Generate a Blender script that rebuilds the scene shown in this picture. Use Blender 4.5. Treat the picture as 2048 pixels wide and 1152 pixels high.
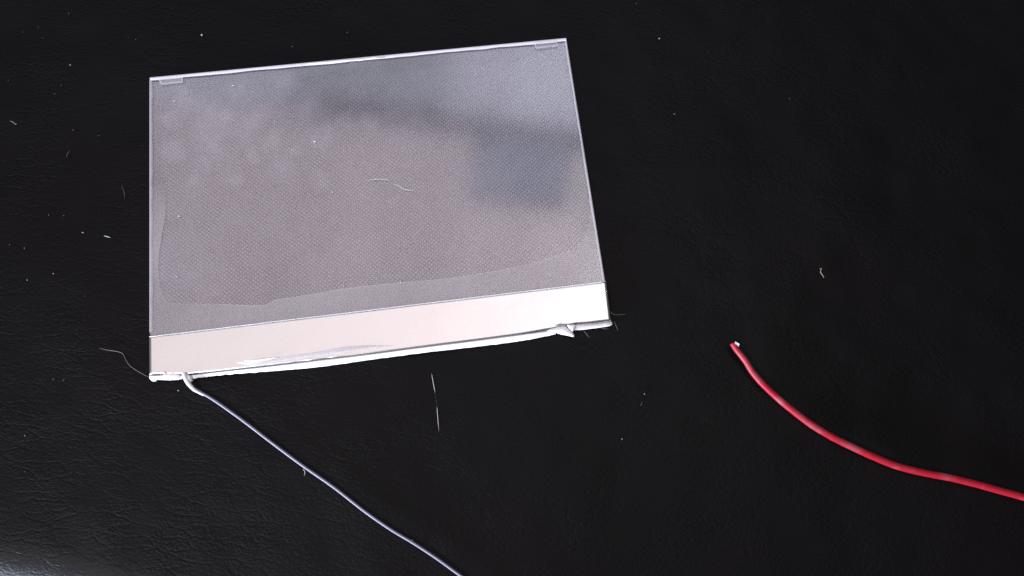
import bpy, math, random
import numpy as np
from mathutils import Vector, Matrix, noise
random.seed(7)
for o in list(bpy.data.objects): bpy.data.objects.remove(o)
S = bpy.context.scene; COL = S.collection

# ------------------------------------------------------------------ camera
H, F, PITCH, ROLL = 0.16, 1483.0, math.radians(14.85), math.radians(5.6)
cam_d = bpy.data.cameras.new('camera'); cam = bpy.data.objects.new('camera', cam_d); COL.objects.link(cam)
cam_d.sensor_width = 36.0; cam_d.lens = F / 2048 * 36.0; cam_d.clip_start = 0.005; cam_d.clip_end = 50
fw = Vector((0, math.sin(PITCH), -math.cos(PITCH))); up0 = Vector((0, math.cos(PITCH), math.sin(PITCH))); ri0 = Vector((1, 0, 0))
RI = math.cos(ROLL) * ri0 + math.sin(ROLL) * up0; UP = -math.sin(ROLL) * ri0 + math.cos(ROLL) * up0
M = Matrix((RI, UP, -fw)).transposed().to_4x4(); M.translation = (0, 0, H); cam.matrix_world = M
S.camera = cam

# ------------------------------------------------------------------ dim room air
w = bpy.data.worlds.new('World'); S.world = w; w.use_nodes = True
bg = w.node_tree.nodes['Background']; bg.inputs[0].default_value = (0.85, 0.86, 1.0, 1); bg.inputs[1].default_value = 0.12
S.cycles.use_denoising = False      # the film's fine dots must survive
S.view_settings.view_transform = 'Standard'; S.view_settings.look = 'None'; S.view_settings.exposure = 0; S.view_settings.gamma = 1

# ------------------------------------------------------------------ lamps
def area(name, loc, target, sx, sy, L, col, up=(0, 1, 0)):
    """rectangular lamp; L is its radiance, so power = L * area * pi"""
    d = bpy.data.lights.new(name, 'AREA'); d.shape = 'RECTANGLE'; d.size = sx; d.size_y = sy
    d.color = col; d.energy = L * sx * sy * math.pi
    o = bpy.data.objects.new(name, d); COL.objects.link(o)
    z = (Vector(loc) - Vector(target)).normalized(); x = Vector(up).cross(z).normalized(); y = z.cross(x)
    m = Matrix((x, y, z)).transposed().to_4x4(); m.translation = loc; o.matrix_world = m
    return o
WARM = (1.0, 0.835, 0.895); COOL = (0.74, 0.83, 1.0)
PINK = (1.0, 0.93, 0.95); LILAC = (0.80, 0.82, 1.0)
CEIL = [  # x0, x1, y0, y1, radiance, colour: added light panes, shaped so the film reflects a duller square and a gap
    (-1.30, -0.80, -0.05, 0.875, 1.12, WARM), (-0.80, -0.48, -0.05, 0.875, 1.22, WARM), (-0.48, -0.13, -0.05, 0.865, 1.40, WARM), (-0.13, 0.04, -0.05, 0.685, 1.65, WARM), (0.04, 0.18, -0.05, 0.68, 2.0, WARM),
    (0.18, 0.62, -0.05, 0.62, 2.8, PINK), (0.115, 0.36, 0.66, 0.84, 1.6, PINK), (-0.12, 0.105, 0.705, 0.86, 0.88, (0.60, 0.72, 1.0)),
    (-1.35, -0.85, 0.878, 1.45, 1.55, LILAC), (-0.85, -0.62, 0.885, 1.45, 1.35, LILAC), (-0.62, -0.22, 0.935, 1.45, 0.9, COOL), (-0.22, -0.05, 0.915, 1.45, 1.7, LILAC), (-0.05, 0.55, 0.915, 1.45, 2.15, LILAC)]
exec_lamps = [('reflection_pane', ((a + b) / 2, (c + d) / 2, 1.6), b - a, d - c, l, k) for a, b, c, d, l, k in CEIL]
for n, loc, sx, sy, L, c in exec_lamps:
    area(n, loc, (loc[0], loc[1], 0), sx, sy, L, c)
area('added_key_lamp', (-0.70, -0.62, 1.25), (0, 0, 0), 0.6, 0.6, 12.0, (1.0, 0.97, 1.0))  # added key, no window there; set so its sheen stays out of view
area('front_window_lamp', (-0.84, -0.92, 0.16), (-0.1, -0.05, 0), 0.8, 0.20, 95.0, (0.74, 0.81, 1.0), up=(0, 0, 1))

# ------------------------------------------------------------------ helpers
def at(px, py, z=0.0):
    """a point of the photograph (2048 px wide) dropped onto the level z"""
    d = fw * F + RI * (px - 1024) - UP * (py - 576)
    t = (z - H) / d.z
    return Vector((0, 0, H)) + d * t
def mesh(name, V, Fc, mat, parent=None, smooth=True):
    me = bpy.data.meshes.new(name); me.from_pydata([tuple(v) for v in V], [], Fc); me.update()
    if smooth:
        for p in me.polygons: p.use_smooth = True
    for m in (mat if isinstance(mat, (list, tuple)) else [mat]): me.materials.append(m)
    o = bpy.data.objects.new(name, me); COL.objects.link(o)
    if parent: o.parent = parent
    return o
def tag(o, label=None, cat=None, group=None, kind=None):
    if label: o['label'] = label
    if cat: o['category'] = cat
    if group: o['group'] = group
    if kind: o['kind'] = kind
    return o
def spline(pts, n=8):
    P = [Vector(p) for p in pts]; P = [2 * P[0] - P[1]] + P + [2 * P[-1] - P[-2]]; out = []
    for i in range(1, len(P) - 2):
        a, b, c, d = P[i - 1:i + 3]
        for k in range(n):
            t = k / n
            out.append(0.5 * ((2 * b) + (c - a) * t + (2 * a - 5 * b + 4 * c - d) * t * t + (3 * b - a - 3 * c + d) * t ** 3))
    out.append(P[-2]); return out
def tube(pts, rad, sides=10, cap=True, wob=0.0):
    """returns verts, faces of a tube; rad is a number or a function of 0..1"""
    V = []; Fc = []; n = len(pts)
    for i, p in enumerate(pts):
        t = (pts[min(i + 1, n - 1)] - pts[max(i - 1, 0)]).normalized()
        s = t.cross(Vector((0, 0, 1)))
        s = s.normalized() if s.length > 1e-6 else Vector((1, 0, 0))
        u = s.cross(t)
        r = rad(i / (n - 1)) if callable(rad) else rad
        for k in range(sides):
            a = 2 * math.pi * k / sides
            rr = r * (1 + wob * noise.noise(Vector((i * .7, k * 1.3, r * 999))))
            V.append(p + s * math.cos(a) * rr + u * math.sin(a) * rr)
    for i in range(n - 1):
        for k in range(sides):
            a = i * sides + k; b = i * sides + (k + 1) % sides
            Fc.append((a, b, b + sides, a + sides))
    if cap:
        Fc.append(tuple(range(sides - 1, -1, -1))); Fc.append(tuple(range((n - 1) * sides, n * sides)))
    return V, Fc
def slab(poly, z0, z1):
    n = len(poly)
    V = [(p[0], p[1], z1) for p in poly] + [(p[0], p[1], z0) for p in poly]
    return V, [tuple(range(n)), tuple(range(2 * n - 1, n - 1, -1))] + [(i, i + n, (i + 1) % n + n, (i + 1) % n) for i in range(n)]
def sheet(fn, nu, nv, th):
    """closed thin sheet over fn(u,v)->Vector (its upper face)"""
    V = [fn(i / nu, j / nv) for j in range(nv + 1) for i in range(nu + 1)]; n = len(V)
    V = V + [v - Vector((0, 0, th)) for v in V]; Fc = []; W = nu + 1
    for j in range(nv):
        for i in range(nu):
            a = j * W + i; q = (a, a + 1, a + W + 1, a + W); Fc.append(q); Fc.append(tuple(n + k for k in reversed(q)))
    rim = [i for i in range(W)] + [j * W + nu for j in range(1, nv + 1)] + [nv * W + i for i in range(nu - 1, -1, -1)] + [j * W for j in range(nv - 1, 0, -1)]
    for a, b in zip(rim, rim[1:] + rim[:1]): Fc.append((b, a, n + a, n + b))
    return V, Fc

# ------------------------------------------------------------------ materials
def mat(name):
    m = bpy.data.materials.new(name); m.use_nodes = True; nt = m.node_tree
    for n in list(nt.nodes): nt.nodes.remove(n)
    out = nt.nodes.new('ShaderNodeOutputMaterial')
    def N(t, **kw):
        n = nt.nodes.new('ShaderNode' + t)
        for k, v in kw.items():
            if k in ('ins',):
                for kk, vv in v.items():
                    if hasattr(vv, 'is_output') or isinstance(vv, bpy.types.NodeSocket): nt.links.new(vv, n.inputs[kk])
                    else: n.inputs[kk].default_value = vv
            else: setattr(n, k, v)
        return n
    return m, nt, N, out
def math_(N, op, a, b=0.0, c=0.0):
    return N('Math', operation=op, ins={0: a, 1: b, 2: c}).outputs[0]
def plain(name, col, rough=0.5, spec=0.5, metal=0.0, var=0.08, scale=900.0, bump=0.0, trans=0.0, sss=0.0):
    m, nt, N, out = mat(name)
    tc = N('TexCoord'); nz = N('TexNoise', ins={'Vector': tc.outputs['Object'], 'Scale': scale, 'Detail': 4.0})
    mul = math_(N, 'MULTIPLY_ADD', nz.outputs[0], 2 * var, 1 - var)
    cm = N('MixRGB', blend_type='MULTIPLY', ins={0: 1.0, 1: (*col, 1), 2: mul})
    p = N('BsdfPrincipled', ins={'Base Color': cm.outputs[0], 'Roughness': rough, 'Specular IOR Level': spec, 'Metallic': metal})
    if bump:
        b = N('Bump', ins={'Height': nz.outputs[0], 'Strength': 1.0, 'Distance': bump}); nt.links.new(b.outputs[0], p.inputs['Normal'])
    sh = p.outputs[0]
    if trans:
        t = N('BsdfTransparent'); mx = N('MixShader', ins={0: trans, 1: sh, 2: t.outputs[0]}); sh = mx.outputs[0]
    nt.links.new(sh, out.inputs[0]); return m

def leather_mat():
    m, nt, N, out = mat('black_leather')
    tc = N('TexCoord'); g = tc.outputs['Object']
    warp = N('TexNoise', ins={'Vector': g, 'Scale': 260.0, 'Detail': 3.0})
    vs = N('VectorMath', operation='SCALE', ins={0: warp.outputs['Color'], 'Scale': 0.0022})
    va = N('VectorMath', operation='ADD', ins={0: g, 1: vs.outputs[0]})
    mp = N('Mapping', ins={'Vector': va.outputs[0], 'Rotation': (0, 0, math.radians(-22)), 'Scale': (0.62, 1.0, 1.0)})
    vor = N('TexVoronoi', feature='DISTANCE_TO_EDGE', ins={'Vector': mp.outputs[0], 'Scale': 1250.0})
    cell = N('MapRange', interpolation_type='SMOOTHSTEP', ins={'Value': vor.outputs['Distance'], 'From Min': 0.0, 'From Max': 0.28})
    mp2 = N('Mapping', ins={'Vector': va.outputs[0], 'Rotation': (0, 0, math.radians(-24)), 'Scale': (0.28, 1.0, 1.0)})
    cre = N('TexVoronoi', feature='DISTANCE_TO_EDGE', ins={'Vector': mp2.outputs[0], 'Scale': 420.0})
    crease = N('MapRange', interpolation_type='SMOOTHSTEP', ins={'Value': cre.outputs['Distance'], 'From Min': 0.0, 'From Max': 0.10})
    fine = N('TexNoise', ins={'Vector': g, 'Scale': 4200.0, 'Detail': 3.0})
    # the hide is coarser and more creased towards its left
    big = N('TexNoise', ins={'Vector': g, 'Scale': 14.0, 'Detail': 2.0})
    sx = N('SeparateXYZ', ins={0: g})
    mask = N('MapRange', interpolation_type='SMOOTHSTEP', ins={'Value': math_(N, 'ADD', sx.outputs[0], math_(N, 'MULTIPLY', big.outputs[0], 0.05)), 'From Min': 0.03, 'From Max': -0.085, 'To Min': 0.65, 'To Max': 0.85})
    h = math_(N, 'ADD', math_(N, 'MULTIPLY', cell.outputs[0], 0.7), math_(N, 'MULTIPLY', crease.outputs[0], 0.75))
    pat = N('TexNoise', ins={'Vector': g, 'Scale': 75.0, 'Detail': 3.0})
    pm = N('MapRange', ins={'Value': pat.outputs[0], 'From Min': 0.32, 'From Max': 0.68, 'To Min': 0.25, 'To Max': 1.25})
    h = math_(N, 'MULTIPLY', math_(N, 'MULTIPLY', h, pm.outputs[0]), mask.outputs[0])
    h = math_(N, 'ADD', h, math_(N, 'MULTIPLY', fine.outputs[0], 0.28))
    b = N('Bump', ins={'Height': h, 'Strength': 1.0, 'Distance': 0.00005})
    col = N('MixRGB', ins={0: big.outputs[0], 1: (0.0032, 0.0036, 0.0036, 1), 2: (0.0052, 0.0040, 0.0043, 1)})
    p = N('BsdfPrincipled', ins={'Base Color': col.outputs[0], 'Roughness': 0.42, 'Specular IOR Level': 0.07, 'Normal': b.outputs[0]})
    nt.links.new(p.outputs[0], out.inputs[0]); return m

def film_mat(name, dots):
    """milky clear plastic: transparent, with a white scatter whose share is the mesh attribute 'haze'"""
    m, nt, N, out = mat(name)
    tc = N('TexCoord'); at_ = N('Attribute', attribute_name='haze'); hz = at_.outputs['Fac']
    nz = N('TexNoise', ins={'Vector': tc.outputs['Object'], 'Scale': 5200.0, 'Detail': 2.0})
    hz = math_(N, 'MULTIPLY', hz, math_(N, 'MULTIPLY_ADD', nz.outputs[0], 0.30, 0.85))
    if dots:
        j = N('TexNoise', ins={'Vector': tc.outputs['Object'], 'Scale': 700.0, 'Detail': 1.0})
        js = N('VectorMath', operation='SCALE', ins={0: j.outputs['Color'], 'Scale': 0.00022})
        ja = N('VectorMath', operation='ADD', ins={0: tc.outputs['Object'], 1: js.outputs[0]})
        s = N('SeparateXYZ', ins={0: ja.outputs[0]})
        u = math_(N, 'MULTIPLY', s.outputs[0], 2 * math.pi / 0.00104); v = math_(N, 'MULTIPLY', s.outputs[1], 2 * math.pi / 0.00094)
        c1 = math_(N, 'COSINE', math_(N, 'ADD', u, v)); c2 = math_(N, 'COSINE', math_(N, 'SUBTRACT', u, v))
        d = math_(N, 'MULTIPLY', math_(N, 'MULTIPLY_ADD', c1, .5, .5), math_(N, 'MULTIPLY_ADD', c2, .5, .5))
        d = math_(N, 'POWER', d, 2.4)
        amp = N('Attribute', attribute_name='dot')
        rnd = N('TexNoise', ins={'Vector': tc.outputs['Object'], 'Scale': 1500.0, 'Detail': 2.0})
        ra = N('MapRange', ins={'Value': rnd.outputs[0], 'From Min': 0.3, 'From Max': 0.7, 'To Min': 0.45, 'To Max': 1.55})
        d = math_(N, 'MULTIPLY', math_(N, 'MULTIPLY', d, ra.outputs[0]), amp.outputs['Fac'])
        hz = math_(N, 'ADD', hz, d)
    df = N('BsdfDiffuse', ins={'Color': (0.80, 0.745, 0.82, 1)}); tr = N('BsdfTransparent', ins={'Color': (0.96, 0.96, 0.97, 1)})
    mx = N('MixShader', ins={0: hz, 1: tr.outputs[0], 2: df.outputs[0]}); sh = mx.outputs[0]
    if not dots:
        gl = N('BsdfGlossy', ins={'Color': (1, 1, 1, 1), 'Roughness': 0.105}); fr = N('Fresnel', ins={'IOR': 2.7})
        ge = N('NewGeometry'); fo = math_(N, 'MULTIPLY', fr.outputs[0], math_(N, 'SUBTRACT', 1.0, ge.outputs['Backfacing']))
        m2 = N('MixShader', ins={0: fo, 1: sh, 2: gl.outputs[0]}); sh = m2.outputs[0]
    nt.links.new(sh, out.inputs[0]); return m

def foil_mat():
    m, nt, N, out = mat('silver_foil')
    tc = N('TexCoord'); nz = N('TexNoise', ins={'Vector': tc.outputs['Object'], 'Scale': 90.0, 'Detail': 5.0})
    n2 = N('TexNoise', ins={'Vector': tc.outputs['Object'], 'Scale': 3000.0, 'Detail': 2.0})
    b = N('Bump', ins={'Height': nz.outputs[0], 'Strength': 1.0, 'Distance': 0.00012})
    cr = N('MixRGB', ins={0: n2.outputs[0], 1: (0.63, 0.635, 0.60, 1), 2: (0.70, 0.70, 0.665, 1)})
    p = N('BsdfPrincipled', ins={'Base Color': cr.outputs[0], 'Roughness': 0.30, 'Metallic': 0.96, 'Normal': b.outputs[0]})
    nt.links.new(p.outputs[0], out.inputs[0]); return m

M_leather = leather_mat(); M_film = film_mat('clear_film', False); M_dots = film_mat('dotted_film', True); M_foil = foil_mat()
M_edge = plain('pale_edge_glow', (0.80, 0.79, 0.86), 0.35, 0.5, trans=0.12)  # pale colour carries the glow of the panel's edge
M_rim = plain('faint_pale_edge', (0.80, 0.79, 0.84), 0.35, 0.5, trans=0.62)
M_tab = plain('clear_tape', (0.82, 0.81, 0.87), 0.25, 0.5, trans=0.86)
M_paper = plain('white_backing', (0.92, 0.91, 0.93), 0.55, 0.4, var=0.05, bump=0.00006)
M_glue = plain('white_glue', (0.92, 0.91, 0.93), 0.3, 0.5, var=0.04)
M_grey = plain('bare_contact', (0.23, 0.22, 0.23), 0.45, 0.4)  # also colours the shaded slit between foil and backing
M_peel = plain('peeling_lining', (0.80, 0.78, 0.86), 0.3, 0.5, trans=0.62, bump=0.0001, scale=500)
M_wwire = plain('pale_insulation', (0.21, 0.21, 0.29), 0.38, 0.5, var=0.06)
M_red = plain('red_insulation', (0.31, 0.008, 0.020), 0.42, 0.33, var=0.22, scale=1500, bump=0.00002)
def scuff(m, dust, lo, hi, scale):
    nt = m.node_tree; p = next(n for n in nt.nodes if n.type == 'BSDF_PRINCIPLED'); src = p.inputs['Base Color'].links[0].from_socket
    tc = nt.nodes.new('ShaderNodeTexCoord'); nz = nt.nodes.new('ShaderNodeTexNoise'); nz.inputs['Scale'].default_value = scale; nz.inputs['Detail'].default_value = 5
    mr = nt.nodes.new('ShaderNodeMapRange'); mr.inputs['From Min'].default_value = lo; mr.inputs['From Max'].default_value = hi; mr.inputs['To Max'].default_value = 0.42
    mx = nt.nodes.new('ShaderNodeMixRGB'); mx.inputs[2].default_value = (*dust, 1)
    nt.links.new(tc.outputs['Object'], nz.inputs['Vector']); nt.links.new(nz.outputs[0], mr.inputs['Value']); nt.links.new(mr.outputs[0], mx.inputs[0])
    nt.links.new(src, mx.inputs[1]); nt.links.new(mx.outputs[0], p.inputs['Base Color'])
scuff(M_red, (0.30, 0.12, 0.14), 0.52, 0.72, 210.0)
M_dust = plain('pale_dust', (0.24, 0.235, 0.23), 0.8, 0.2)
M_dim = plain('grey_dust', (0.065, 0.064, 0.062), 0.8, 0.2)
M_fibre = plain('white_fibre', (0.5, 0.48, 0.5), 0.45, 0.4)
M_lint = plain('panel_lint', (0.50, 0.48, 0.50), 0.5, 0.3)
M_hair = plain('grey_hair', (0.085, 0.08, 0.08), 0.4, 0.5)
M_faint = plain('dark_hair', (0.06, 0.055, 0.05), 0.4, 0.4)

# ------------------------------------------------------------------ leather
def smooth(t): t = min(1, max(0, t)); return t * t * (3 - 2 * t)
EA, EB = at(-300, 1015), at(260, 1140)                       # the line where the cushion starts to roll off
ed = (EB - EA).normalized(); en = Vector((ed.y, -ed.x, 0))
if en.y > 0: en = -en
def leather_z(x, y):
    p = Vector((x * 38, y * 38, 3.1))
    z = 0.00042 * noise.noise(p) + 0.00016 * noise.noise(p * 3.7)
    return z - 0.00038
def leather():
    R = 0.0125; nx, ny = 300, 240; V = []; Fc = []
    # rows follow the roll-off edge: s along the edge, t across it
    for j in range(ny + 1):
        for i in range(nx + 1):
            s = -0.16 + 0.48 * i / nx
            t = -0.32 + 0.40 * j / ny                         # t > 0 is past the edge (arc length)
            base = EA + ed * s
            if t <= 0: p = base + en * t; p.z = leather_z(p.x, p.y); nrm = 0
            else:
                a = min(t / R, math.pi * 0.5); rest = max(0, t - R * math.pi * 0.5)
                p = base + en * (R * math.sin(a)); q = p.copy(); p.z = -R * (1 - math.cos(a)) - rest
                p.z += leather_z(q.x, q.y - t) * math.cos(a); p += en * 0.0006 * noise.noise(Vector((s * 60, t * 60, 9))) * math.sin(a)
            V.append(p)
    W = nx + 1
    for j in range(ny):
        for i in range(nx):
            a = j * W + i; Fc.append((a, a + W, a + W + 1, a + 1))
    o = mesh('leather_surface', V, Fc, M_leather)
    n0 = o.data.polygons[0].normal
    if n0.z < 0: o.data.flip_normals()
    tag(o, kind='structure'); return o
leather()

# ------------------------------------------------------------------ panel
ZT = 0.0009
TL, TR, BR, BL = [at(x, y, ZT) for x, y in ((300, 156), (1132, 77), (1223, 649), (300, 757))]
ax = ((TR - TL) + (BR - BL)).normalized(); ay = Vector((-ax.y, ax.x, 0))
ctr = (TL + TR + BR + BL) / 4; ctr.z = 0
panel = bpy.data.objects.new('film_panel', None); COL.objects.link(panel); panel.empty_display_size = 0.02
panel.location = ctr; panel.rotation_euler = (0, 0, math.atan2(ax.y, ax.x))
tag(panel, 'clear milky dotted film panel with silver foil strip and torn white bottom edge on leather', 'film panel')
def L(px, py, z=ZT):
    """photo point on the panel -> panel's own axes"""
    p = at(px, py, z) - ctr
    return Vector((p.dot(ax), p.dot(ay), z))
cTL, cTR, cBR, cBL = L(300, 156), L(1132, 77), L(1223, 649), L(300, 757)
def quad(u, v):                                              # u to the right, v downwards
    return (cTL * (1 - u) + cTR * u) * (1 - v) + (cBL * (1 - u) + cBR * u) * v
# wetted area: inside this outline the film touches its dotted backing
wet_px = [(344, 606), (440, 608), (528, 610), (546, 601), (600, 592), (640, 585), (700, 575), (800, 565), (900, 556), (965, 546), (1020, 536), (1075, 524), (1110, 512), (1148, 496), (1168, 474),
          (1179, 445), (1178, 400), (1168, 340), (1158, 280), (1146, 200), (1136, 150), (1110, 118), (1000, 122), (800, 140), (600, 160), (440, 178), (360, 190), (326, 215), (318, 260), (320, 330), (329, 370), (331, 400), (330, 430), (324, 470), (318, 510), (317, 550), (322, 575), (330, 598)]
wet = spline([L(x, y) for x, y in wet_px + wet_px[:1]], 4)[:-1]
WX = np.array([p.x for p in wet]); WY = np.array([p.y for p in wet])
def poly_sd(X, Y):
    """signed distance to the wetted outline, + inside"""
    ins = np.zeros(X.shape, bool); dm = np.full(X.shape, 1e9); n = len(WX)
    for i in range(n):
        x1, y1, x2, y2 = WX[i], WY[i], WX[(i + 1) % n], WY[(i + 1) % n]
        c = ((y1 > Y) != (y2 > Y)) & (X < (x2 - x1) * (Y - y1) / (y2 - y1 + 1e-15) + x1); ins ^= c
        t = np.clip(((X - x1) * (x2 - x1) + (Y - y1) * (y2 - y1)) / ((x2 - x1) ** 2 + (y2 - y1) ** 2), 0, 1)
        dm = np.minimum(dm, np.hypot(X - x1 - t * (x2 - x1), Y - y1 - t * (y2 - y1)))
    return np.where(ins, dm, -dm)
rng = np.random.default_rng(5)
blob_px = [(650, 275, 26), (628, 283, 14), (560, 335, 26), (470, 175, 24), (375, 205, 30), (420, 250, 40), (515, 235, 24), (490, 260, 30), (440, 300, 22), (385, 360, 16), (420, 290, 16), (410, 215, 22), (570, 160, 24), (350, 300, 28), (470, 360, 20),
           (620, 210, 30), (740, 245, 26), (545, 280, 22), (360, 180, 20), (690, 240, 22), (450, 230, 26), (590, 300, 18), (500, 310, 18), (410, 330, 20), (640, 360, 18), (340, 240, 20)]
blobs = [(L(x, y), r * H / F * 1.05, 0.55 + 0.45 * rng.random()) for x, y, r in blob_px]
def add_attr(o, name, vals):
    a = o.data.attributes.new(name, 'FLOAT', 'POINT'); a.data.foreach_set('value', np.asarray(vals, dtype=np.float32))
def xy(o):
    c = np.empty(len(o.data.vertices) * 3, np.float32); o.data.vertices.foreach_get('co', c); c = c.reshape(-1, 3); return c[:, 0], c[:, 1]
def fbm(X, Y, s, seed):
    return np.array([noise.fractal(Vector((x * s, y * s, seed)), 1.0, 2.0, 3) for x, y in zip(X, Y)])

# dotted backing film, then the clear cover over it
o = mesh('dotted_film', *sheet(lambda u, v: quad(u, v * 0.985) - Vector((0, 0, 0.00045)), 180, 130, 0.0003), M_dots, panel, smooth=False)
X, Y = xy(o); sd = poly_sd(X, Y); ins = np.clip(sd / 0.0006 + 0.5, 0, 1)
fall = np.clip(sd / 0.006, 0, 1)
top = np.clip((cTL.y - Y) / 0.02, 0, 1)
add_attr(o, 'haze', np.full(len(X), 0.03)); add_attr(o, 'dot', (0.09 + 0.29 * ins) * (0.45 + 0.55 * top))
o = mesh('cover_sheet', *sheet(lambda u, v: quad(u, v), 180, 130, 0.00035), M_film, panel, smooth=False)
X, Y = xy(o); sd = poly_sd(X, Y)
hz = np.full(len(X), 0.056) + 0.03 * fbm(X, Y, 60, 4.0) + 0.014 * fbm(X, Y, 240, 8.0)
WN = fbm(X, Y, 300, 1.0); WM = fbm(X, Y, 300, 12.0)
for c, r, a in blobs:
    d = np.hypot(X - c.x + WN * .0016, Y - c.y + WM * .0016) / r; hz += 0.06 * a * np.clip(1.25 - d, 0, 1)
hz += 0.035 * np.clip((Y - cTL.y + 0.022) / 0.02, 0, 1) * np.clip((X + 0.035) / 0.07, 0.25, 1)  # milkier towards the top right, standing in for brighter reflected light
add_attr(o, 'haze', np.clip(hz, 0.01, 1))
# unwetted margin: a frosted ring between the outline and the panel's edge
def ring():
    n = 240; V = []; Fc = []
    P = [wet[0]]; cum = [0]
    for p in wet[1:] + wet[:1]: cum.append(cum[-1] + (p - P[-1]).length); P.append(p)
    def on(s):
        for k in range(len(cum) - 1):
            if cum[k + 1] >= s: return P[k].lerp(P[k + 1], (s - cum[k]) / max(1e-9, cum[k + 1] - cum[k]))
        return P[-1]
    xs = (min(cTL.x, cBL.x), max(cTR.x, cBR.x)); ys = (L(300, 672).y, cTL.y)
    hz = []
    for i in range(n):
        p = on(cum[-1] * i / n); d = p.normalized()
        tx = ((xs[1] if d.x > 0 else xs[0]) - p.x) / d.x if abs(d.x) > 1e-6 else 1e9
        ty = ((ys[1] if d.y > 0 else ys[0]) - p.y) / d.y if abs(d.y) > 1e-6 else 1e9
        q = p + d * max(0, min(tx, ty)) * 0.995
        # faint along the upper sides, where the edge of the wetted area can hardly be seen
        k = smooth((0.012 - p.y) / 0.02) * (0.85 if p.x > 0.02 else 1.0)
        if p.x > 0.03: k *= smooth((0.008 - p.y) / 0.012) * .9 + .1
        k *= 0.45 + 0.55 * smooth((math.hypot(p.x - wet[0].x, p.y - wet[0].y) - 0.002) / 0.014)
        e = 0.006 + 0.24 * k
        jit = Vector((noise.noise(p * 900), noise.noise(p * 900 + Vector((5, 5, 5))), 0)) * 0.00015
        V += [p + jit + Vector((0, 0, 0.00003)), p.lerp(q, 0.5) + Vector((0, 0, 0.00003)), q + Vector((0, 0, 0.00003))]
        hz += [e, e * 0.95, e * 0.85]
    V2 = V + [v - Vector((0, 0, 0.00002)) for v in V]; m = len(V)
    for i in range(n):
        j = (i + 1) % n
        for k in (0, 1):
            Fc.append((3 * i + k, 3 * j + k, 3 * j + k + 1, 3 * i + k + 1))
    o = mesh('frosted_margin', V, Fc, M_margin, panel); add_attr(o, 'haze', hz)
    if o.data.polygons[0].normal.z < 0: o.data.flip_normals()
def margin_mat():
    m, nt, N, out = mat('frosted_margin')
    a = N('Attribute', attribute_name='haze'); df = N('BsdfDiffuse', ins={'Color': (0.82, 0.77, 0.79, 1)}); tr = N('BsdfTransparent')
    mx = N('MixShader', ins={0: a.outputs['Fac'], 1: tr.outputs[0], 2: df.outputs[0]}); nt.links.new(mx.outputs[0], out.inputs[0]); return m
M_margin = margin_mat(); ring()

# beads along three sides; the edges' reflected glow is put in as pale colour
def bead(name, a, b, w, inward, z, m, n=90, amp=0.25, seed=0.0, lift=0.0001):
    d = (b - a); V = []; Fc = []; prof = [(-0.15, -0.8), (-0.15, 0.5), (0.1, 1.0), (0.6, 0.9), (1.0, 0.1)]
    for i in range(n + 1):
        t = i / n; p = a + d * t; k = 1 + amp * noise.noise(Vector((t * 22, seed, 1.7))) + amp * .6 * noise.noise(Vector((t * 90, seed, 4)))
        for q, h in prof: V.append(p + inward * (q * w * (k if q > 0 else 1)) + Vector((0, 0, z - ZT + h * lift)))
    W = len(prof)
    for i in range(n):
        for k in range(W - 1):
            f = (i * W + k, i * W + k + 1, (i + 1) * W + k + 1, (i + 1) * W + k); Fc.append(f)
    return mesh(name, V, Fc, m, panel)
dn = Vector((0, -1, 0)); rt = Vector((1, 0, 0))
b = bead('edge_glow_bead', cTL, cTR, 0.00072, dn, ZT + 0.00003, M_edge, seed=2.0); tag(b, 'raised top edge bead with its bright glow set in the colour')
bead('edge_glow_bead', cTL.lerp(cBL, .01), cTL.lerp(cBL, .86), 0.00055, rt, ZT + 0.00003, M_rim, seed=5.0)
bead('edge_glow_bead', cTR.lerp(cBR, .01), cTR.lerp(cBR, .86), 0.00045, -rt, ZT + 0.00003, M_rim, seed=9.0)
# wrinkle in the top edge bead
V, Fc = tube([L(x, y) + Vector((0, 0, .00012)) for x, y in ((612, 129), (650, 126), (690, 122), (722, 120), (748, 116), (770, 115))], lambda t: 0.00022 * (1 - abs(2 * t - 1) ** 2) + 0.00006, 6)
mesh('bead_wrinkle', V, Fc, M_edge, panel)

def tab(px):
    poly = [L(x, y) for x, y in px]; z = ZT + 0.00018; c = sum(poly, Vector()) / 4
    o = mesh('tape_tab', *slab(poly, ZT + 0.00002, z), M_tab, panel, smooth=False)
    V = []; Fc = []
    for k in (0, 1):
        for p in poly: q = c + (p - c).normalized() * ((p - c).length - 0.00025 * k); V.append(Vector((p.x, p.y, z + 0.00002)) if k == 0 else Vector((p.x + (c - p).x * .08 + math.copysign(.00012, (c - p).x), p.y + math.copysign(.00028, (c - p).y), z + 0.00004)))
    for i in range(4): Fc.append((i, (i + 1) % 4, 4 + (i + 1) % 4, 4 + i))
    r = mesh('tab_rim', V, Fc, M_rim, o, smooth=False)
    return o
tab([(318, 160), (366, 156), (367, 165), (323, 170)])
tab([(1068, 86), (1114, 81), (1116, 93), (1071, 98)])

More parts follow.
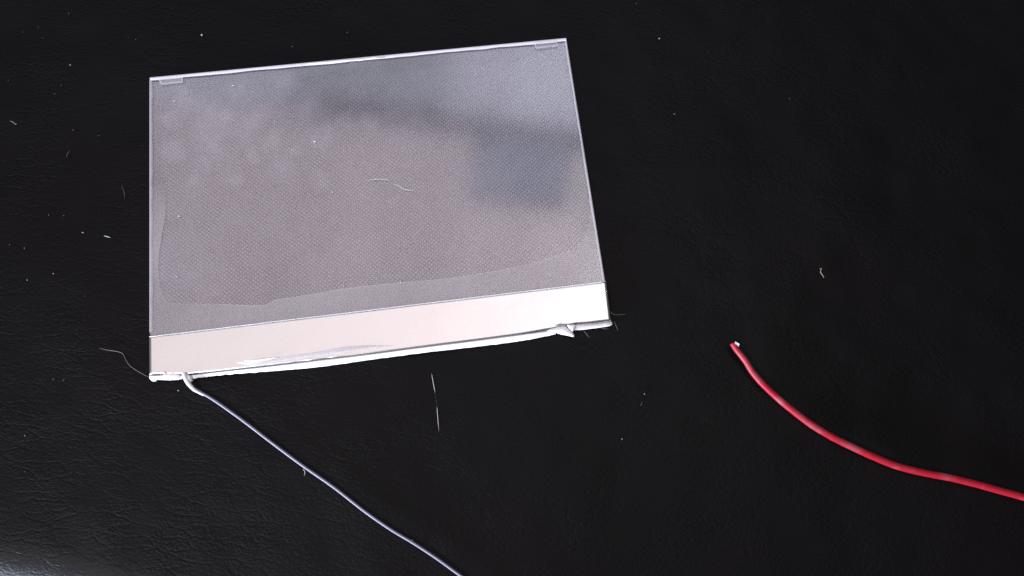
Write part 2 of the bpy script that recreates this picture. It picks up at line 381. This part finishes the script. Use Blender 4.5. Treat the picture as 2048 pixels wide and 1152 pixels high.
# silver foil strip with a slightly ragged upper edge
sT = (L(299, 674), L(1212, 563.5)); sB = (L(300, 748), L(1221, 640))
GAP = [(299, 749), (366, 748.5), (378, 748.5), (450, 741), (540, 731), (640, 719.5), (740, 707.5), (850, 693), (950, 680.5), (1040, 668.5), (1112, 656), (1150, 647.5), (1176, 645.5), (1221, 640)]
def strip(u, v):
    gx = 299.5 + (1221 - 299.5) * u; gy = float(np.interp(gx, [g[0] for g in GAP], [g[1] for g in GAP]))
    p = (sT[0].lerp(sT[1], u)).lerp(L(gx, gy), v)
    e = (1 - v) ** 8
    p = p + Vector((0, e * 0.00006 * noise.noise(Vector((u * 160, 0, 2))), 0))
    p.z = ZT + 0.0001 + 0.00004 * noise.noise(Vector((u * 9, v * 2.2, 7)))
    sag = math.exp(-((u - 0.34) / 0.12) ** 2) * smooth((v - 0.6) / .4)
    p.z += sag * 0.00018 * noise.noise(Vector((u * 30, v * 9, 1)))
    return p
mesh('foil_strip', *sheet(strip, 200, 24, 0.00006), M_foil, panel)
# shadow-gap side of the strip: thin raised lip above the foil
mesh('strip_lip', *tube([strip(u, 0) + Vector((0, 0.00006, 0.00001)) for u in np.linspace(0, 1, 60)], 0.00005, 5), M_glue, panel)

# white paper backing showing below the foil
bt = [(378, 750.5), (450, 742), (540, 732), (640, 720), (740, 708), (850, 693.5), (950, 681), (1040, 669), (1112, 659.5)]
bb = [(384, 757), (450, 749), (540, 742), (640, 733), (740, 719), (850, 704.5), (950, 693), (1040, 681.5), (1112, 668)]
T = spline([L(x, y + .6, ZT - .0001) for x, y in bt], 12); B = spline([L(x, y, ZT - .0002) for x, y in bb], 12)
n = len(T) - 1
def back(u, v):
    i = u * n; k = min(int(i), n - 1); f = i - k
    p = T[k].lerp(T[k + 1], f).lerp(B[k].lerp(B[k + 1], f), v)
    p = p + Vector((0, v * 0.00012 * noise.noise(Vector((u * 60, 3, 3))), -0.0001 * v + 0.00003 * noise.noise(Vector((u * 20, v * 3, 0)))))
    return p
mesh('backing_strip', *sheet(back, 150, 5, 0.0004), M_paper, panel)
# shade in the slit between foil and backing, put in as a grey tube
mesh('gap_shade', *tube([L(x, y, ZT + .00005) for x, y in bt], 0.00004, 5), M_grey, panel)

def torn(name, px, z, th, m, lift=0.0, parent=panel, seed=1.0, sub=3):
    """ragged piece: outline subdivided and roughened, domed a little"""
    P = [L(x, y, z) for x, y in px]; Q = []
    for i in range(len(P)):
        a, b = P[i], P[(i + 1) % len(P)]
        for k in range(sub):
            p = a.lerp(b, k / sub); j = 0.0 if k == 0 else 0.00007
            Q.append(p + Vector((noise.noise(p * 2500 + Vector((seed, 0, 0))), noise.noise(p * 2500 + Vector((0, seed, 0))), 0)) * j)
    c = sum(Q, Vector()) / len(Q); V = []; Fc = []; m_ = len(Q)
    for s, zz in ((1.0, -th), (1.0, 0.0), (0.72, lift * .7), (0.35, lift)):
        for q in Q: p = c + (q - c) * s; V.append(Vector((p.x, p.y, z + zz + (0.00004 * noise.noise(p * 1800 + Vector((seed, seed, 0))) if s < 1 else 0))))
    V.append(Vector((c.x, c.y, z + lift * 1.05)))
    for r in range(3):
        for i in range(m_):
            j = (i + 1) % m_; Fc.append((r * m_ + i, r * m_ + j, (r + 1) * m_ + j, (r + 1) * m_ + i))
    for i in range(m_): Fc.append((3 * m_ + i, 3 * m_ + (i + 1) % m_, 4 * m_))
    o = mesh(name, V, Fc, m, parent)
    return o
# glue smeared along the left end, with a small spike and a drop at the corner
torn('glue_smear', [(298, 751), (304, 751), (322, 750), (331, 748), (327, 743), (328, 741), (332, 743), (335, 747), (345, 746), (357, 747), (364, 750), (364, 757), (352, 759), (338, 760), (320, 759), (313, 759), (310, 762), (304, 762), (299, 757)], ZT + .00012, .0006, M_glue, 0.00018, seed=3)
torn('bare_contact', [(355, 748.5), (363, 748), (364, 752), (360, 752.5)], ZT + .0003, .0001, M_grey, 0.00002, seed=8)
torn('wire_sleeve', [(364, 747), (371, 745), (377, 749), (383, 753), (384, 762), (377, 763), (371, 757), (366, 755)], ZT + .0001, .0006, M_paper, 0.00035, seed=5)
# right end: foil lifted off a grey contact, paper torn into a pointed flap
torn('bare_contact', [(1109, 650.5), (1120, 646.8), (1134, 647.5), (1150, 645.2), (1152, 647), (1140, 649), (1128, 651), (1114, 652)], ZT + .00025, .0001, M_grey, 0.00003, seed=11)
torn('bare_contact', [(1176, 648), (1195, 645), (1222, 640.5), (1222.5, 644), (1200, 648), (1180, 650)], ZT - .0001, .0002, plain('dull_contact', (0.42, 0.40, 0.42), 0.4, 0.5), 0.00003, seed=12)
torn('torn_flap', [(1092, 662), (1112, 652.5), (1130, 651), (1137, 658), (1142, 663), (1147, 667), (1149, 672), (1146, 673.5), (1136, 671), (1124, 669), (1112, 665)], ZT - .0001, .0003, M_paper, 0.0005, seed=15)
torn('torn_flap', [(1134, 650), (1146, 648.5), (1152, 650), (1150, 657), (1146, 663), (1142, 661), (1137, 656)], ZT + .0002, .0003, M_paper, 0.0003, seed=17)
torn('backing_strip', [(1146, 650), (1176, 649), (1200, 647.5), (1223, 643.5), (1225, 648.5), (1219, 651.5), (1190, 656), (1165, 659), (1148, 660)], ZT - .00015, .0004, M_paper, 0.0001, seed=19)
# lining peeling off the lower left part of the foil
pk = [(470, 725), (520, 719), (580, 712), (640, 702), (690, 693), (735, 690), (790, 691), (735, 698), (650, 710), (560, 722), (500, 731)]
torn('peeling_lining', pk, ZT + .00017, .00004, M_peel, 0.0001, seed=23, sub=4)
torn('peeling_lining', [(488, 722), (525, 716), (560, 713.5), (540, 719), (505, 726)], ZT + .00035, .00004, M_glue, 0.00015, seed=25)

# white wire, still stuck to the left end
wpx = [(370, 749), (372, 757), (377, 766), (387, 776), (401, 784.5), (426, 799), (469, 829), (500, 852), (547, 888), (605, 931), (668, 975), (731, 1024), (783, 1060), (828, 1087), (875, 1118), (922, 1152), (985, 1195), (1080, 1236), (1210, 1268), (1360, 1285), (1520, 1290)]
rw = 0.00030
pts = [L(x, y, ZT + .0002 if i < 2 else (0.0009 if i == 2 else 0.00052)) for i, (x, y) in enumerate(wpx)]
pts = spline(pts, 7)
mesh('lead_wire', *tube(pts, lambda t: rw * (1.35 if t < .05 else 1.0 - .12 * min(1, t)), 12), M_wwire, panel)
mesh('wire_sleeve', *tube(spline([L(x, y, z) for x, y, z in ((368, 746, ZT + .0003), (371, 756, ZT + .0003), (377, 767, .0011), (387, 778, .0009), (398, 785, .0005), (408, 791, .0003))], 6), lambda t: 0.00050 - .00036 * t ** 2, 10), M_glue, panel)

# ------------------------------------------------------------------ red wire
rpx = [(1464, 686), (1471, 697), (1490, 722), (1505, 746), (1524, 768), (1550, 792), (1580, 817), (1620, 847), (1660, 872), (1700, 893), (1745, 914), (1795, 933), (1850, 946), (1900, 955), (1950, 967), (2000, 981), (2050, 995), (2120, 1018), (2200, 1040), (2400, 1085), (2620, 1110)]
rr = 0.00073
zc = [0.0016, 0.0016, .0014, .0012, .0010] + [rr] * 20
Pw = [at(x, y, zc[i]) for i, (x, y) in enumerate(rpx)]; base = Vector((Pw[0].x, Pw[0].y, 0))
red = bpy.data.objects.new('red_wire', None); COL.objects.link(red); red.location = base; red.empty_display_size = 0.01
tag(red, 'loose red insulated wire with cut end, curving over the leather to the right edge', 'wire')
pts = [p + Vector((noise.noise(p * 70), noise.noise(p * 70 + Vector((9, 0, 0))), 0)) * 0.00025 for p in spline([p - base for p in Pw], 10)]
def rad(t):
    r = rr * (0.86 + .16 * min(1, t * 3)) * (1 + .03 * noise.noise(Vector((t * 60, 0, 0))))
    return r * (0.72 if t < .0005 else (0.95 if t < .006 else 1))
mesh('insulation', *tube(pts, rad, 20, wob=.03), M_red, red)
fl = [at(x, y, z) - base for x, y, z in ((1471, 683, .0024), (1479, 688.5, .0022), (1477, 693.5, .0019), (1471, 687, .0024))]
V = fl + [v - Vector((0, 0, .0004)) for v in fl]
mesh('residue_flake', V, [(0, 3, 2, 1), (4, 5, 6, 7), (0, 1, 5, 4), (1, 2, 6, 5), (2, 3, 7, 6), (3, 0, 4, 7)], M_glue, red, smooth=False)

# ------------------------------------------------------------------ fibres and hairs
def fibre(name, px, r, m, label, cat, z=0.0002, group=None, rf=None, zs=None):
    P = [at(x, y, (zs[i] if zs else z)) for i, (x, y) in enumerate(px)]; b = Vector((P[0].x, P[0].y, 0))
    o = mesh(name, *tube(spline([p - b for p in P], 6), rf or (lambda t: r * (1 - .7 * abs(2 * t - 1) ** 3)), 6), m); o.location = b
    tag(o, label, cat, group); return o
u = H / F
fibre('stray_hair', [(198, 696), (215, 700), (235, 703), (246, 708), (253, 722), (262, 733), (280, 745), (297, 754)], 0.75 * u, M_hair, 'long thin grey hair running up to the lower left corner of the panel', 'hair')
fibre('bristle', [(863, 746), (867, 768), (871, 790), (874, 815), (876, 840), (878, 862)], 1.0 * u, M_fibre, 'thin straight pale bristle on leather below the panel, bright at both ends', 'bristle',
      rf=lambda t: u * (0.03 + 0.52 * (smooth(t / .08) * smooth((.36 - t) / .05) + smooth((t - .58) / .06) * smooth((1.03 - t) / .2))))  # middle thinned away so the two ends stand in for its glints
ZP = ZT + .0002
fibre('lint_fibre', [(735, 361), (745, 359), (757, 358), (768, 358.5), (780, 361)], 0.5 * u, M_lint, 'faint white lint fibre on the panel, the left and flatter of the two', 'lint fibre', z=ZP, group='white lint fibres on the panel')
fibre('lint_fibre', [(790, 368), (800, 373), (808, 378), (818, 380), (828, 381)], 0.6 * u, M_lint, 'white lint fibre on the panel, the right one sloping downwards', 'lint fibre', z=ZP, group='white lint fibres on the panel')
fibre('lint_curl', [(606, 938), (609, 942), (610, 946), (608, 952)], 0.55 * u, M_fibre, 'tiny curled lint hook below the pale wire', 'lint')
fibre('lint_squiggle', [(1639, 538), (1643, 537), (1641, 544), (1645, 550), (1648, 556)], 0.9 * u, plain('beige_lint', (.30, .22, .18), .7, .2), 'small beige squiggle of lint on bare leather right of the panel', 'lint')
fibre('lint_squiggle', [(20, 242), (26, 244), (31, 248), (35, 247)], 1.2 * u, plain('olive_lint', (.12, .12, .08), .7, .2), 'dull olive lint squiggle near the left picture edge', 'lint')
fibre('stray_hair', [(140, 300), (136, 306), (133, 314)], 0.8 * u, M_hair, 'short faint hair on leather left of the panel, slanting downwards', 'hair')
fibre('stray_hair', [(243, 371), (247, 380), (249, 388), (249, 397)], 0.7 * u, M_faint, 'faint dark curved hair just left of the panel middle', 'hair')
fibre('lint_fibre', [(208, 471.5), (214, 473), (221, 475)], 0.8 * u, M_lint, 'short bright dash of lint on leather left of the panel', 'lint fibre')
fibre('stray_hair', [(1219, 622), (1226, 628), (1236, 629.5), (1252, 628.5)], 0.55 * u, M_hair, 'fine hair sticking out level from the right edge of the foil strip', 'hair', z=.0006)
fibre('stray_hair', [(1228, 642), (1232, 651), (1236, 661)], 0.5 * u, M_hair, 'fine hair slanting down beside the lower right corner', 'hair')
fibre('stray_hair', [(1192, 655), (1203, 656), (1212, 658), (1219, 656)], 0.6 * u, M_hair, 'fine curved hair under the lower right corner', 'hair')
fibre('stray_hair', [(1166, 660), (1173, 668), (1179, 675)], 0.5 * u, M_hair, 'fine straight hair just right of the torn pointed flap', 'hair')
fibre('lint_curl', [(1284, 803), (1283, 808), (1281, 811)], 0.7 * u, M_hair, 'minute grey lint curl just below a bright dust speck', 'lint')

# ------------------------------------------------------------------ dust
def speck_mesh(seed, el):
    rg = random.Random(seed); V = [(0, 0, 1)]; Fc = []
    for k, zz in enumerate((0.5, -0.3)):
        for i in range(6):
            a = 2 * math.pi * (i + .5 * k) / 6; r = (0.86 - .1 * k) * (0.7 + .6 * rg.random()); V.append((r * math.cos(a) * el, r * math.sin(a), zz * (.8 + .4 * rg.random())))
    V.append((0, 0, -.8))
    for i in range(6):
        j = (i + 1) % 6; Fc += [(0, 1 + i, 1 + j), (1 + i, 7 + i, 1 + j), (1 + j, 7 + i, 7 + j), (7 + i, 13, 7 + j)]
    return V, Fc
def speck(px, py, r, m, label, el=1.3, rot=0.0, z=0.0, group='dust specks on the leather'):
    V, Fc = speck_mesh(px * 31 + py, el); r *= u * 0.85
    o = mesh('dust_speck', [Vector(v) * r for v in V], Fc, m); p = at(px, py, z + .6 * r); o.location = p; o.rotation_euler = (0, 0, rot)
    tag(o, label, 'dust speck', group); return o
speck(404, 70, 2.9, plain('chalky_dust', (.33, .32, .31), .8, .2), 'round greyish dust speck on leather above the panel upper left corner', 1.1)
speck(1319, 77, 2.5, M_dust, 'bright white oval dust speck on leather right of the panel top corner', 1.5, 1.0)
speck(1349, 228, 2.0, M_dim, 'short grey dust dash on leather right of the panel upper half', 2.4, .4)
speck(357, 781, 1.8, M_dust, 'bright dust speck below the glue smear and left of the pale wire', 1.4)
speck(1244, 878, 1.8, M_dust, 'bright round dust speck, the lower of two below the panel right side', 1.0)
speck(1289, 788, 1.8, M_dust, 'bright round dust speck, the upper of two below the panel right side', 1.0)
speck(439, 805, 1.6, M_dim, 'small dust speck touching the pale wire near its attached end', 1.6, -.6, z=.0007)
speck(825, 1080, 1.8, M_dim, 'small dust speck stuck on the pale wire near the bottom picture edge', 1.6, -.3, z=.0008)
speck(166, 465, 2.0, M_dust, 'bright dust fleck on leather, left of the short lint dash', 1.7, -.2)
speck(585, 93, 1.8, M_dim, 'dim dust speck on leather just above the panel top edge', 1.5)
speck(695, 65, 1.6, M_dim, 'faint dust speck on leather above the middle of the panel top', 1.8)
speck(1273, 7, 1.8, M_dim, 'faint dust speck at the top picture edge', 1.0)
speck(1579, 197, 1.8, M_faint, 'very dim dust speck on leather at the far upper right', 1.2)
g1 = 'dust specks upper left of the panel'; g2 = 'dust specks lower left of the panel'
for x, y, r, m, t in (
    (138, 27, 1.8, M_dim, 'dim dust speck on leather, highest of those at the upper left'),
    (141, 130, 2.0, M_dust, 'brightest dust speck on the bare leather at the upper left'),
    (123, 171, 1.7, M_dim, 'dim dust speck on leather, upper of two below the brightest upper left speck'),
    (110, 188, 1.7, M_dim, 'dim dust speck on leather, lower of two below the brightest upper left speck'),
    (77, 54, 1.4, M_dim, 'faint dust speck on leather, second highest at the upper left'),
    (147, 260, 1.7, M_dim, 'dim dust speck on leather just above the short slanting hair'),
    (86, 76, 1.2, M_dim, 'minute dust speck on leather, right one of a faint pair at upper left'),
    (46, 64, 1.2, M_dim, 'minute dust speck on leather, left one of a faint pair at upper left'),
    (17, 160, 1.5, M_dim, 'dim dust speck on leather above the olive lint squiggle'),
    (272, 79, 1.4, M_dim, 'faint dust speck on leather left of the round greyish speck'),
    (198, 271, 1.5, M_dim, 'faint dust speck on leather right of the short slanting hair')):
    speck(x, y, r, m, t, 1.3, x * .1, group=g1)
for x, y, r, m, t in (
    (107, 547, 1.4, M_dust, 'small bright dust speck on leather, right one of two below the lint dash'),
    (55, 560, 1.5, M_dust, 'small bright dust speck on leather, left one of two below the lint dash'),
    (98, 430, 1.5, M_dim, 'dim dust speck on leather, left one of a close pair above the bright fleck'),
    (128, 431, 1.6, M_dim, 'dim dust speck on leather, right one of a close pair above the bright fleck'),
    (20, 489, 1.7, M_dim, 'dim dust speck on leather nearest the left edge, beside a longer fleck'),
    (50, 496, 2.2, M_dim, 'larger dim dust fleck on leather left of the short lint dash'),
    (107, 758, 2.0, M_dim, 'dim dust speck, left one of a close pair level with the glue smear'),
    (128, 760, 1.9, M_dim, 'dim dust speck, right one of a close pair level with the glue smear'),
    (50, 871, 1.5, M_dust, 'small bright dust speck on creased leather at the lower left'),
    (50, 943, 1.3, M_dim, 'faint dust speck on creased leather, lowest at the lower left'),
    (170, 592, 1.2, M_dim, 'minute dust speck on leather above the long grey hair')):
    speck(x, y, r, m, t, 1.4, x * .1, group=g2)
gp = 'dust specks on the panel'
speck(665, 384, 1.7, M_lint, 'white dust speck on the panel, left of the lint fibres', 1.2, z=ZT, group=gp)
speck(358, 432, 1.8, M_lint, 'white dust speck near the left edge of the panel, the upper one', 1.8, -.2, z=ZT, group=gp)
speck(354, 553, 1.6, M_lint, 'white dust speck near the left edge of the panel, the lower one', 1.6, .4, z=ZT, group=gp)
speck(688, 571, 1.7, M_lint, 'white dust speck on the lower edge of the dotted area', 1.0, z=ZT, group=gp)
speck(1102, 551, 1.6, M_lint, 'white dust speck just above the right end of the foil strip', 1.5, .7, z=ZT, group=gp)
speck(802, 565, 1.4, M_lint, 'small dust speck on the dotted area edge, above the foil strip middle', 1.8, -.9, z=ZT, group=gp)
speck(630, 283, 1.8, M_lint, 'white dust fleck in the middle of a cloudy bubble on the panel', 2.8, -.3, z=ZT, group=gp)
speck(349, 202, 1.5, M_lint, 'white dust fleck near the panel upper left tape tab', 2.2, -.5, z=ZT, group=gp)
speck(466, 171, 1.4, M_lint, 'white dust fleck below the left half of the top edge bead', 3.2, -.2, z=ZT, group=gp)
